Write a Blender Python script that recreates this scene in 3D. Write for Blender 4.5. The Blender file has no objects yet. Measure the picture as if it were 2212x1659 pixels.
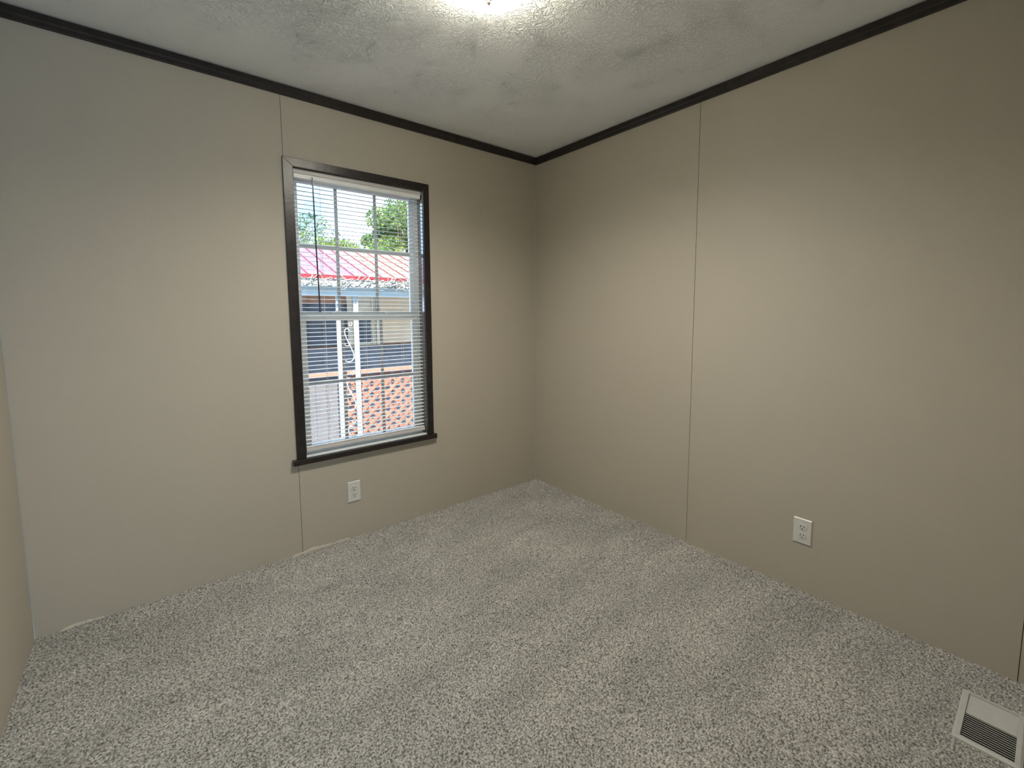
import bpy, bmesh, math, random
import numpy as np
from mathutils import Vector, Matrix, Euler

C = bpy.context.scene.collection
sc = bpy.context.scene
PI = math.pi

# ------------------------------------------------------------------ camera
F_PX, YAW, PITCH, ROLL = 963.17, 0.68446, -0.09498, -0.00432
cam_d = bpy.data.cameras.new('camera')
cam = bpy.data.objects.new('camera', cam_d)
C.objects.link(cam)
cam.location = (-2.20585, -2.4252, 1.2483)
_F = Vector((math.sin(YAW) * math.cos(PITCH), math.cos(YAW) * math.cos(PITCH), math.sin(PITCH)))
_R = Vector((math.cos(YAW), -math.sin(YAW), 0))
_U = _R.cross(_F)
_R2 = _R * math.cos(ROLL) + _U * math.sin(ROLL)
_U2 = -_R * math.sin(ROLL) + _U * math.cos(ROLL)
cam.rotation_euler = Matrix(((_R2.x, _U2.x, -_F.x), (_R2.y, _U2.y, -_F.y), (_R2.z, _U2.z, -_F.z))).to_euler()
cam_d.sensor_width = 36.0
cam_d.sensor_fit = 'HORIZONTAL'
cam_d.lens = F_PX * 36.0 / 2212.0
cam_d.shift_y = -61.28 / 2212.0
cam_d.clip_start = 0.01
cam_d.clip_end = 200
sc.camera = cam

# ------------------------------------------------------------------ view, world, sun
sc.view_settings.view_transform = 'Standard'
sc.view_settings.look = 'None'
sc.view_settings.gamma = 1.0
sc.view_settings.use_curve_mapping = False
sc.view_settings.exposure = 0.55

wd = bpy.data.worlds.new('sky')
sc.world = wd
wd.use_nodes = True
nt = wd.node_tree
nt.nodes.clear()
wo = nt.nodes.new('ShaderNodeOutputWorld')
bg = nt.nodes.new('ShaderNodeBackground')
tc = nt.nodes.new('ShaderNodeTexCoord')
nz = nt.nodes.new('ShaderNodeTexNoise')
rp = nt.nodes.new('ShaderNodeValToRGB')
nz.inputs['Scale'].default_value = 3.2
nz.inputs['Detail'].default_value = 5
rp.color_ramp.elements[0].position = 0.46
rp.color_ramp.elements[0].color = (0.20, 0.42, 0.74, 1)
rp.color_ramp.elements[1].position = 0.66
rp.color_ramp.elements[1].color = (0.66, 0.80, 0.95, 1)
nt.links.new(tc.outputs['Generated'], nz.inputs['Vector'])
nt.links.new(nz.outputs['Fac'], rp.inputs['Fac'])
nt.links.new(rp.outputs['Color'], bg.inputs['Color'])
bg.inputs['Strength'].default_value = 3.0
nt.links.new(bg.outputs['Background'], wo.inputs['Surface'])

sun_d = bpy.data.lights.new('sun', 'SUN')
sun_d.energy = 20.0
sun_d.color = (1.0, 0.95, 0.86)
sun_d.angle = math.radians(0.6)
sun = bpy.data.objects.new('sun', sun_d)
C.objects.link(sun)
sun.location = (-3, -6, 12)
sun.rotation_euler = (math.radians(31), math.radians(-16), 0)   # high sun, shining towards +y onto the neighbour's front

# area lamp added outside the unseen hall window, standing in for daylight
dl = bpy.data.lights.new('hall_fill_light', 'AREA')
dl.shape = 'RECTANGLE'
dl.size, dl.size_y = 1.3, 1.45
dl.energy = 15
dl.color = (0.92, 0.96, 1.0)
dlo = bpy.data.objects.new('hall_fill_light', dl)
C.objects.link(dlo)
dlo.location = (-1.9, -4.14, 1.275)
dlo.rotation_euler = (math.radians(90), 0, 0)

CEIL = 2.34          # ceiling height
TRIMB = 2.289        # underside of the dark crown strip
RX0, RX1 = -2.62, 0.0
RY0, RY1 = -2.46, 0.0
rnd = random.Random(7)

# ------------------------------------------------------------------ materials
def nodes(name):
    m = bpy.data.materials.new(name)
    m.use_nodes = True
    t = m.node_tree
    b = t.nodes['Principled BSDF']
    return m, t, b

def N(t, typ, **kw):
    n = t.nodes.new(typ)
    for k, v in kw.items():
        if k in n.inputs.keys():
            n.inputs[k].default_value = v
        else:
            setattr(n, k, v)
    return n

def mat(name, col, rough=0.6, spec=0.5, metal=0.0, var=0.0, vscale=8.0, bump=0.0, bscale=200.0, stretch=None, hue2=None):
    m, t, b = nodes(name)
    b.inputs['Base Color'].default_value = (*col, 1)
    b.inputs['Roughness'].default_value = rough
    b.inputs['Specular IOR Level'].default_value = spec
    b.inputs['Metallic'].default_value = metal
    co = N(t, 'ShaderNodeTexCoord')
    vec = co.outputs['Object']
    if stretch:
        mp = N(t, 'ShaderNodeMapping')
        mp.inputs['Scale'].default_value = stretch
        t.links.new(vec, mp.inputs['Vector'])
        vec = mp.outputs['Vector']
    if var > 0:
        n = N(t, 'ShaderNodeTexNoise', Scale=vscale, Detail=4.0)
        t.links.new(vec, n.inputs['Vector'])
        r = N(t, 'ShaderNodeValToRGB')
        r.color_ramp.elements[0].position = 0.3
        r.color_ramp.elements[1].position = 0.7
        c2 = hue2 or tuple(min(1, c * (1 + var)) for c in col)
        r.color_ramp.elements[0].color = (*[c * (1 - var) for c in col], 1)
        r.color_ramp.elements[1].color = (*c2, 1)
        t.links.new(n.outputs['Fac'], r.inputs['Fac'])
        t.links.new(r.outputs['Color'], b.inputs['Base Color'])
    if bump > 0:
        n = N(t, 'ShaderNodeTexNoise', Scale=bscale, Detail=3.0)
        t.links.new(vec, n.inputs['Vector'])
        bp = N(t, 'ShaderNodeBump', Strength=1.0, Distance=bump)
        t.links.new(n.outputs['Fac'], bp.inputs['Height'])
        t.links.new(bp.outputs['Normal'], b.inputs['Normal'])
    return m

M = {}
M['wall'] = mat('wall_vinyl', (0.43, 0.395, 0.325), rough=0.62, spec=0.30, var=0.035, vscale=260, bump=0.0004, bscale=330)
M['joint'] = mat('wall_joint', (0.14, 0.12, 0.09), rough=0.8, var=0.3, vscale=20)
M['espresso'] = mat('espresso_wood', (0.016, 0.0115, 0.0105), rough=0.30, spec=0.5, var=0.45, vscale=30, bump=0.0005, bscale=60, stretch=(1, 1, 1))
M['espresso_gloss'] = mat('espresso_gloss', (0.012, 0.009, 0.0085), rough=0.12, spec=1.0, var=0.3, vscale=12)
M['espresso_gloss'].node_tree.nodes['Principled BSDF'].inputs['IOR'].default_value = 2.5
M['white_vinyl'] = mat('white_vinyl', (0.80, 0.84, 0.84), rough=0.35, var=0.03, vscale=10)
M['grille'] = mat('grille_white', (0.46, 0.49, 0.50), rough=0.5, var=0.03, vscale=10)
M['blind'] = mat('blind_slat', (0.86, 0.87, 0.87), rough=0.38, var=0.02, vscale=20)
M['blind_rail'] = mat('blind_rail', (0.58, 0.56, 0.54), rough=0.42, var=0.03, vscale=12)
M['cord'] = mat('cord_white', (0.75, 0.75, 0.73), rough=0.8, var=0.05, vscale=80)
M['wand'] = mat('wand_grey', (0.055, 0.06, 0.08), rough=0.18, spec=0.7, var=0.1, vscale=30)
M['plate'] = mat('white_plastic', (0.60, 0.60, 0.56), rough=0.34, var=0.02, vscale=40)
M['slot'] = mat('slot_dark', (0.012, 0.012, 0.012), rough=0.6, var=0.1, vscale=40)
M['screw'] = mat('painted_screw', (0.62, 0.62, 0.6), rough=0.3, metal=0.3, var=0.05, vscale=80)
M['vent'] = mat('painted_steel', (0.50, 0.51, 0.48), rough=0.42, var=0.04, vscale=50, bump=0.0003, bscale=300)
M['vent_dark'] = mat('vent_shade', (0.09, 0.09, 0.085), rough=0.8, var=0.2, vscale=30)
M['caulk'] = mat('caulk', (0.62, 0.57, 0.48), rough=0.7, var=0.12, vscale=70, bump=0.001, bscale=60)
M['brass'] = mat('brushed_nickel', (0.42, 0.36, 0.27), rough=0.28, metal=0.9, var=0.05, vscale=40)
M['plain_back'] = mat('hall_paint', (0.425, 0.395, 0.335), rough=0.6, var=0.03, vscale=40)
M['hall_bounce_floor'] = mat('hall_pale_bounce', (0.72, 0.70, 0.66), rough=0.5, var=0.05, vscale=6)  # unseen floor, made pale to bounce sunlight into the room
# outside
M['post'] = mat('porch_white_metal', (0.432, 0.450, 0.456), rough=0.4, var=0.05, vscale=20)
M['beam'] = mat('porch_beam', (0.62, 0.70, 0.74), rough=0.5, var=0.07, vscale=7)
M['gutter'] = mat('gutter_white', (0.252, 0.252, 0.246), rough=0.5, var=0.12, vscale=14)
M['drip'] = mat('red_drip', (0.180, 0.017, 0.023), rough=0.45, var=0.15, vscale=10)
M['lattice'] = mat('lattice_orange', (0.252, 0.087, 0.059), rough=0.7, var=0.14, vscale=9, hue2=(0.282, 0.120, 0.075))
M['lattice_rail'] = mat('lattice_rail', (0.252, 0.126, 0.087), rough=0.7, var=0.12, vscale=9)
M['siding'] = mat('cream_siding', (0.95, 0.78, 0.57), rough=0.5, var=0.05, vscale=6)
M['cream_trim'] = mat('cream_trim', (0.86, 0.79, 0.64), rough=0.5, var=0.05, vscale=6)
M['dark_glass'] = mat('porch_dark_glass', (0.10, 0.13, 0.19), rough=0.12, spec=0.7, var=0.3, vscale=5)
M['brown_board'] = mat('brown_board', (0.50, 0.27, 0.17), rough=0.7, var=0.25, vscale=8)
M['slate'] = mat('slate_board', (0.22, 0.245, 0.305), rough=0.7, var=0.25, vscale=7)
M['skirt'] = mat('mauve_skirting', (0.099, 0.092, 0.103), rough=0.7, var=0.15, vscale=5)
M['deck'] = mat('deck_grey', (0.25, 0.24, 0.24), rough=0.8, var=0.2, vscale=10)
M['yard'] = mat('yard_concrete', (0.60, 0.58, 0.54), rough=0.9, var=0.1, vscale=2.2, bump=0.01, bscale=12)
M['bark'] = mat('bark', (0.10, 0.075, 0.05), rough=0.9, var=0.4, vscale=9, bump=0.01, bscale=20)
M['twig'] = mat('pale_twig', (0.312, 0.300, 0.276), rough=0.8, var=0.35, vscale=25)
M['house_out'] = mat('house_outside', (0.45, 0.44, 0.40), rough=0.7, var=0.05, vscale=6)

def leaf_mat(name, c1, c2, c3):
    m, t, b = nodes(name)
    co = N(t, 'ShaderNodeTexCoord')
    n = N(t, 'ShaderNodeTexNoise', Scale=1.3, Detail=6.0)
    t.links.new(co.outputs['Object'], n.inputs['Vector'])
    r = N(t, 'ShaderNodeValToRGB')
    r.color_ramp.elements[0].position = 0.34
    r.color_ramp.elements[0].color = (*c1, 1)
    e = r.color_ramp.elements.new(0.5)
    e.color = (*c2, 1)
    r.color_ramp.elements[2].position = 0.64
    r.color_ramp.elements[2].color = (*c3, 1)
    t.links.new(n.outputs['Fac'], r.inputs['Fac'])
    t.links.new(r.outputs['Color'], b.inputs['Base Color'])
    b.inputs['Roughness'].default_value = 0.6
    tr = N(t, 'ShaderNodeBsdfTranslucent')
    t.links.new(r.outputs['Color'], tr.inputs['Color'])
    mx = N(t, 'ShaderNodeMixShader')
    mx.inputs['Fac'].default_value = 0.45
    out = t.nodes['Material Output']
    t.links.new(b.outputs[0], mx.inputs[1])
    t.links.new(tr.outputs[0], mx.inputs[2])
    t.links.new(mx.outputs[0], out.inputs['Surface'])
    return m
M['leaf_green'] = leaf_mat('leaf_green', (0.054, 0.116, 0.044), (0.122, 0.197, 0.061), (0.245, 0.279, 0.068))
M['leaf_soft'] = leaf_mat('leaf_soft', (0.051, 0.088, 0.051), (0.102, 0.156, 0.068), (0.190, 0.224, 0.102))
M['leaf_yellow'] = leaf_mat('leaf_yellow', (0.095, 0.143, 0.037), (0.170, 0.218, 0.051), (0.258, 0.279, 0.075))

# ceiling: stomp-brush plaster, strokes fanning out of brush centres
def ceiling_mat():
    m, t, b = nodes('ceiling_plaster')
    b.inputs['Base Color'].default_value = (0.90, 0.925, 0.94, 1)
    b.inputs['Roughness'].default_value = 0.75
    b.inputs['Specular IOR Level'].default_value = 0.35
    L = t.links.new
    co = N(t, 'ShaderNodeTexCoord')
    heights = []
    for sc_, off, amp in ((5.2, (0, 0, 0), 1.0), (4.3, (3.3, 1.7, 0), 0.9)):
        mp = N(t, 'ShaderNodeMapping')
        mp.inputs['Location'].default_value = off
        L(co.outputs['Object'], mp.inputs['Vector'])
        wn = N(t, 'ShaderNodeTexNoise', Scale=9.0, Detail=2.0)
        L(mp.outputs['Vector'], wn.inputs['Vector'])
        wa = N(t, 'ShaderNodeVectorMath', operation='MULTIPLY_ADD')
        wa.inputs[1].default_value = (0.07, 0.07, 0)
        L(wn.outputs['Color'], wa.inputs[0])
        L(mp.outputs['Vector'], wa.inputs[2])
        v = N(t, 'ShaderNodeTexVoronoi', voronoi_dimensions='2D', Scale=sc_)
        L(wa.outputs[0], v.inputs['Vector'])
        s = N(t, 'ShaderNodeVectorMath', operation='SCALE')
        s.inputs['Scale'].default_value = sc_
        L(wa.outputs[0], s.inputs[0])
        s2 = N(t, 'ShaderNodeVectorMath', operation='SCALE')
        s2.inputs['Scale'].default_value = sc_
        L(v.outputs['Position'], s2.inputs[0])
        d = N(t, 'ShaderNodeVectorMath', operation='SUBTRACT')
        L(s.outputs[0], d.inputs[0])
        L(s2.outputs[0], d.inputs[1])
        sx = N(t, 'ShaderNodeSeparateXYZ')
        L(d.outputs[0], sx.inputs[0])
        at = N(t, 'ShaderNodeMath', operation='ARCTAN2')
        L(sx.outputs['Y'], at.inputs[0])
        L(sx.outputs['X'], at.inputs[1])
        a5 = N(t, 'ShaderNodeMath', operation='MULTIPLY')
        a5.inputs[1].default_value = 3.0
        L(at.outputs[0], a5.inputs[0])
        ds = N(t, 'ShaderNodeMath', operation='MULTIPLY')
        ds.inputs[1].default_value = 5.5
        L(v.outputs['Distance'], ds.inputs[0])
        sc3 = N(t, 'ShaderNodeSeparateXYZ')
        L(v.outputs['Color'], sc3.inputs[0])
        rz = N(t, 'ShaderNodeMath', operation='MULTIPLY')
        rz.inputs[1].default_value = 40.0
        L(sc3.outputs['X'], rz.inputs[0])
        cb = N(t, 'ShaderNodeCombineXYZ')
        L(a5.outputs[0], cb.inputs['X'])
        L(ds.outputs[0], cb.inputs['Y'])
        L(rz.outputs[0], cb.inputs['Z'])
        n = N(t, 'ShaderNodeTexNoise', Scale=1.3, Detail=2.0, Distortion=0.6)
        L(cb.outputs[0], n.inputs['Vector'])
        # ridge = 1 - |2n-1| sharpened
        a = N(t, 'ShaderNodeMath', operation='SUBTRACT')
        a.inputs[1].default_value = 0.5
        L(n.outputs['Fac'], a.inputs[0])
        ab = N(t, 'ShaderNodeMath', operation='ABSOLUTE')
        L(a.outputs[0], ab.inputs[0])
        mr = N(t, 'ShaderNodeMapRange', interpolation_type='SMOOTHSTEP')
        mr.inputs['From Min'].default_value = 0.0
        mr.inputs['From Max'].default_value = 0.055
        mr.inputs['To Min'].default_value = amp
        mr.inputs['To Max'].default_value = 0.0
        L(ab.outputs[0], mr.inputs['Value'])
        heights.append(mr.outputs[0])
    mxx = N(t, 'ShaderNodeMath', operation='MAXIMUM')
    L(heights[0], mxx.inputs[0])
    L(heights[1], mxx.inputs[1])
    # patches where the strokes were flattened
    pn = N(t, 'ShaderNodeTexNoise', Scale=2.6, Detail=3.0)
    L(co.outputs['Object'], pn.inputs['Vector'])
    pr = N(t, 'ShaderNodeMapRange')
    pr.inputs['From Min'].default_value = 0.36
    pr.inputs['From Max'].default_value = 0.56
    pr.inputs['To Min'].default_value = 0.12
    L(pn.outputs['Fac'], pr.inputs['Value'])
    # the strokes fade out towards the walls, where the plaster was smoothed
    dc = N(t, 'ShaderNodeVectorMath', operation='DISTANCE')
    dc.inputs[1].default_value = (-1.45, -1.35, CEIL)
    L(co.outputs['Object'], dc.inputs[0])
    ed = N(t, 'ShaderNodeMapRange', interpolation_type='SMOOTHSTEP')
    ed.inputs['From Min'].default_value = 0.65
    ed.inputs['From Max'].default_value = 1.45
    ed.inputs['To Min'].default_value = 1.0
    ed.inputs['To Max'].default_value = 0.16
    L(dc.outputs['Value'], ed.inputs['Value'])
    m0 = N(t, 'ShaderNodeMath', operation='MULTIPLY')
    L(mxx.outputs[0], m0.inputs[0])
    L(ed.outputs[0], m0.inputs[1])
    mm = N(t, 'ShaderNodeMath', operation='MULTIPLY')
    L(m0.outputs[0], mm.inputs[0])
    L(pr.outputs[0], mm.inputs[1])
    fn = N(t, 'ShaderNodeTexNoise', Scale=140.0, Detail=2.0)
    L(co.outputs['Object'], fn.inputs['Vector'])
    fa = N(t, 'ShaderNodeMath', operation='MULTIPLY_ADD')
    fa.inputs[1].default_value = 0.25
    L(fn.outputs['Fac'], fa.inputs[0])
    L(mm.outputs[0], fa.inputs[2])
    bp = N(t, 'ShaderNodeBump', Strength=1.0, Distance=0.0034)
    L(fa.outputs[0], bp.inputs['Height'])
    L(bp.outputs['Normal'], b.inputs['Normal'])
    return m
M['ceiling'] = ceiling_mat()

def carpet_mat():
    m, t, b = nodes('carpet_pile')
    L = t.links.new
    b.inputs['Roughness'].default_value = 0.95
    b.inputs['Specular IOR Level'].default_value = 0.05
    b.inputs['Sheen Weight'].default_value = 0.15
    co = N(t, 'ShaderNodeTexCoord')
    n1 = N(t, 'ShaderNodeTexNoise', Scale=170.0, Detail=2.0)
    L(co.outputs['Object'], n1.inputs['Vector'])
    r = N(t, 'ShaderNodeValToRGB')
    r.color_ramp.elements[0].position = 0.34
    r.color_ramp.elements[0].color = (0.115, 0.11, 0.098, 1)
    r.color_ramp.elements[1].position = 0.66
    r.color_ramp.elements[1].color = (0.60, 0.59, 0.545, 1)
    L(n1.outputs['Fac'], r.inputs['Fac'])
    n2 = N(t, 'ShaderNodeTexNoise', Scale=2.2, Detail=3.0)
    mp = N(t, 'ShaderNodeMapping')
    mp.inputs['Rotation'].default_value = (0, 0, 0.5)
    mp.inputs['Scale'].default_value = (1.0, 2.6, 1.0)
    L(co.outputs['Object'], mp.inputs['Vector'])
    L(mp.outputs['Vector'], n2.inputs['Vector'])
    mr = N(t, 'ShaderNodeMapRange')
    mr.inputs['From Min'].default_value = 0.35
    mr.inputs['From Max'].default_value = 0.65
    mr.inputs['To Min'].default_value = 0.90
    mr.inputs['To Max'].default_value = 1.10
    L(n2.outputs['Fac'], mr.inputs['Value'])
    mx = N(t, 'ShaderNodeVectorMath', operation='SCALE')
    L(r.outputs['Color'], mx.inputs[0])
    L(mr.outputs[0], mx.inputs['Scale'])
    L(mx.outputs[0], b.inputs['Base Color'])
    n3 = N(t, 'ShaderNodeTexNoise', Scale=260.0, Detail=2.0)
    L(co.outputs['Object'], n3.inputs['Vector'])
    bp = N(t, 'ShaderNodeBump', Strength=1.0, Distance=0.003)
    L(n3.outputs['Fac'], bp.inputs['Height'])
    L(bp.outputs['Normal'], b.inputs['Normal'])
    return m
M['carpet'] = carpet_mat()

def roof_mat():  # lilac-to-peach sheen put into the base colour along x
    m, t, b = nodes('porch_roof_sheen')
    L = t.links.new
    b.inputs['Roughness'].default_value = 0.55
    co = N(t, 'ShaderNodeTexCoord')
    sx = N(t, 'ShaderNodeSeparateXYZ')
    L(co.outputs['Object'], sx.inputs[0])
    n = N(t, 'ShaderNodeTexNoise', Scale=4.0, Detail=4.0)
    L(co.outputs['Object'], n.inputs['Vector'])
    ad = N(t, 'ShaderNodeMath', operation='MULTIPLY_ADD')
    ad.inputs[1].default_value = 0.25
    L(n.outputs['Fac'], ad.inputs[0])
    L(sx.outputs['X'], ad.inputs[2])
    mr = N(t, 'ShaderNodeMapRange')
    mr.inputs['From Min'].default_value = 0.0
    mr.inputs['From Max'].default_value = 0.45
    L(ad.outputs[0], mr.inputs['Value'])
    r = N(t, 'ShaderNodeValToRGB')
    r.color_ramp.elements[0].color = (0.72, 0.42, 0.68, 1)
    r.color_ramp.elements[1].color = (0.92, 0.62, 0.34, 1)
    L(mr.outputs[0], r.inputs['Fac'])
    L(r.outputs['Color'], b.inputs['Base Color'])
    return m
M['roof'] = roof_mat()

def glass_mat():
    m, t, b = nodes('window_glass')
    L = t.links.new
    out = t.nodes['Material Output']
    t.nodes.remove(b)
    tr = N(t, 'ShaderNodeBsdfTransparent')
    tr.inputs['Color'].default_value = (0.95, 0.975, 0.97, 1)
    gl = N(t, 'ShaderNodeBsdfGlossy', Roughness=0.02)
    fr = N(t, 'ShaderNodeFresnel', IOR=1.45)
    mx = N(t, 'ShaderNodeMixShader')
    L(fr.outputs[0], mx.inputs['Fac'])
    L(tr.outputs[0], mx.inputs[1])
    L(gl.outputs[0], mx.inputs[2])
    L(mx.outputs[0], out.inputs['Surface'])
    return m
M['glass'] = glass_mat()

def emit_mat(name, col, strength):
    m, t, b = nodes(name)
    b.inputs['Base Color'].default_value = (0.85, 0.83, 0.75, 1)
    b.inputs['Emission Color'].default_value = (*col, 1)
    b.inputs['Emission Strength'].default_value = strength
    b.inputs['Roughness'].default_value = 0.25
    return m

# ------------------------------------------------------------------ helpers
def setp(o, label=None, cat=None, group=None, kind=None):
    if label: o['label'] = label
    if cat: o['category'] = cat
    if group: o['group'] = group
    if kind: o['kind'] = kind
    return o

def empty(name, loc=(0, 0, 0), **kw):
    o = bpy.data.objects.new(name, None)
    o.empty_display_size = 0.1
    o.location = loc
    C.objects.link(o)
    return setp(o, **kw)

def link(name, me, m, parent=None, loc=None, **kw):
    """mesh data is written in world coordinates unless loc is given; parents sit unrotated"""
    o = bpy.data.objects.new(name, me)
    if m is not None:
        me.materials.clear() if False else None
        if len(me.materials) == 0:
            me.materials.append(m)
    C.objects.link(o)
    if parent is not None:
        o.parent = parent
        w = Vector((0, 0, 0))
        p = parent
        while p is not None:
            w += p.location
            p = p.parent
        o.location = (Vector(loc) if loc else Vector((0, 0, 0))) - w
    elif loc:
        o.location = loc
    return setp(o, **kw)

def box(bm, x0, x1, y0, y1, z0, z1):
    if x0 > x1: x0, x1 = x1, x0
    if y0 > y1: y0, y1 = y1, y0
    if z0 > z1: z0, z1 = z1, z0
    v = [bm.verts.new(p) for p in ((x0, y0, z0), (x1, y0, z0), (x1, y1, z0), (x0, y1, z0),
                                   (x0, y0, z1), (x1, y0, z1), (x1, y1, z1), (x0, y1, z1))]
    for f in ((0, 3, 2, 1), (4, 5, 6, 7), (0, 1, 5, 4), (1, 2, 6, 5), (2, 3, 7, 6), (3, 0, 4, 7)):
        bm.faces.new([v[i] for i in f])

def prism(bm, prof, axis, a, b):
    """extrude a closed 2-D profile along an axis. profile coords are the other two axes in order"""
    def P(p, t):
        return {0: (t, p[0], p[1]), 1: (p[0], t, p[1]), 2: (p[0], p[1], t)}[axis]
    v0 = [bm.verts.new(P(p, a)) for p in prof]
    v1 = [bm.verts.new(P(p, b)) for p in prof]
    n = len(prof)
    bm.faces.new(v0)
    bm.faces.new(list(reversed(v1)))
    for i in range(n):
        j = (i + 1) % n
        bm.faces.new((v0[i], v1[i], v1[j], v0[j]))

def lathe(bm, prof, cx, cy, seg=40):
    rings = []
    for r, z in prof:
        if r < 1e-6:
            rings.append([bm.verts.new((cx, cy, z))])
        else:
            rings.append([bm.verts.new((cx + r * math.cos(2 * PI * i / seg), cy + r * math.sin(2 * PI * i / seg), z)) for i in range(seg)])
    for a, b in zip(rings, rings[1:]):
        for i in range(seg):
            j = (i + 1) % seg
            if len(a) == 1 and len(b) == 1: continue
            if len(a) == 1: bm.faces.new((a[0], b[i], b[j]))
            elif len(b) == 1: bm.faces.new((a[i], b[0], a[j]))
            else: bm.faces.new((a[i], b[i], b[j], a[j]))

def tube(bm, pts, r, seg=6):
    pts = [Vector(p) for p in pts]
    rings = []
    for i, p in enumerate(pts):
        d = (pts[min(i + 1, len(pts) - 1)] - pts[max(i - 1, 0)]).normalized()
        up = Vector((0, 0, 1)) if abs(d.z) < 0.9 else Vector((0, 1, 0))
        a = d.cross(up).normalized()
        b = d.cross(a).normalized()
        rr = r[i] if isinstance(r, (list, tuple)) else r
        rings.append([bm.verts.new(p + a * rr * math.cos(2 * PI * k / seg) + b * rr * math.sin(2 * PI * k / seg)) for k in range(seg)])
    for A, B in zip(rings, rings[1:]):
        for k in range(seg):
            l = (k + 1) % seg
            bm.faces.new((A[k], A[l], B[l], B[k]))
    bm.faces.new(list(reversed(rings[0])))
    bm.faces.new(rings[-1])

def done(bm, name, smooth=False, bevel=0.0):
    bmesh.ops.recalc_face_normals(bm, faces=bm.faces[:])
    if bevel > 0:
        bmesh.ops.bevel(bm, geom=bm.edges[:], offset=bevel, segments=2, affect='EDGES', profile=0.5, clamp_overlap=True)
    me = bpy.data.meshes.new(name)
    bm.to_mesh(me)
    bm.free()
    if smooth:
        for p in me.polygons: p.use_smooth = True
    return me

def bx(name, dims, m, parent=None, bevel=0.0, **kw):
    bm = bmesh.new()
    box(bm, *dims)
    return link(name, done(bm, name, bevel=bevel), m, parent, **kw)

# ------------------------------------------------------------------ room shell
WIN = (-1.609, -0.905, 0.505, 1.965)        # window opening x0 x1 z0 z1
WT = 0.12                                   # wall thickness

# floor slab with the carpet lying on it
fl = bx('floor', (RX0 - 0.1, RX1 + 0.1, -4.0, RY1 + 0.0, -0.12, -0.012), M['deck'], kind='structure')
nx, ny = 560, 530
xs = np.linspace(RX0, RX1, nx)
ys = np.linspace(RY0, RY1, ny)
rs = np.random.RandomState(3)
X, Y = np.meshgrid(xs, ys)
def lowres(n, m):
    a = rs.rand(n, m)
    iy = np.linspace(0, n - 1.001, ny); ix = np.linspace(0, m - 1.001, nx)
    y0 = iy.astype(int); x0 = ix.astype(int); fy = (iy - y0)[:, None]; fx = (ix - x0)[None]
    fy = fy * fy * (3 - 2 * fy); fx = fx * fx * (3 - 2 * fx)
    return (a[y0][:, x0] * (1 - fy) * (1 - fx) + a[y0 + 1][:, x0] * fy * (1 - fx) + a[y0][:, x0 + 1] * (1 - fy) * fx + a[y0 + 1][:, x0 + 1] * fy * fx)
Z = (rs.rand(ny, nx) - 0.5) * 0.0055 + (lowres(180, 190) - 0.5) * 0.003 + (lowres(22, 24) - 0.5) * 0.003
Z -= 0.0015
inv = (X > -0.439) & (X < -0.192) & (Y > -2.445) & (Y < -2.313)
Z[inv] = -0.011
co = np.stack([X + (rs.rand(ny, nx) - .5) * .002, Y + (rs.rand(ny, nx) - .5) * .002, Z], -1)
co[:, 0, 0] = RX0; co[:, -1, 0] = RX1; co[0, :, 1] = RY0; co[-1, :, 1] = RY1
idx = np.arange(nx * ny).reshape(ny, nx)
quads = np.stack([idx[:-1, :-1], idx[:-1, 1:], idx[1:, 1:], idx[1:, :-1]], -1).reshape(-1, 4)
me = bpy.data.meshes.new('carpet_pile')
me.vertices.add(nx * ny)
me.vertices.foreach_set('co', co.astype(np.float32).ravel())
me.loops.add(quads.size)
me.loops.foreach_set('vertex_index', quads.astype(np.int32).ravel())
me.polygons.add(len(quads))
me.polygons.foreach_set('loop_start', np.arange(0, quads.size, 4, dtype=np.int32))
me.polygons.foreach_set('loop_total', np.full(len(quads), 4, dtype=np.int32))
me.polygons.foreach_set('use_smooth', np.ones(len(quads), dtype=bool))
me.update(calc_edges=True)
link('carpet_pile', me, M['carpet'], fl, kind='stuff')

bx('ceiling', (RX0 - 0.1, RX1 + 0.1, -4.1, RY1 + WT, CEIL, CEIL + 0.12), M['ceiling'], kind='structure')

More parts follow.
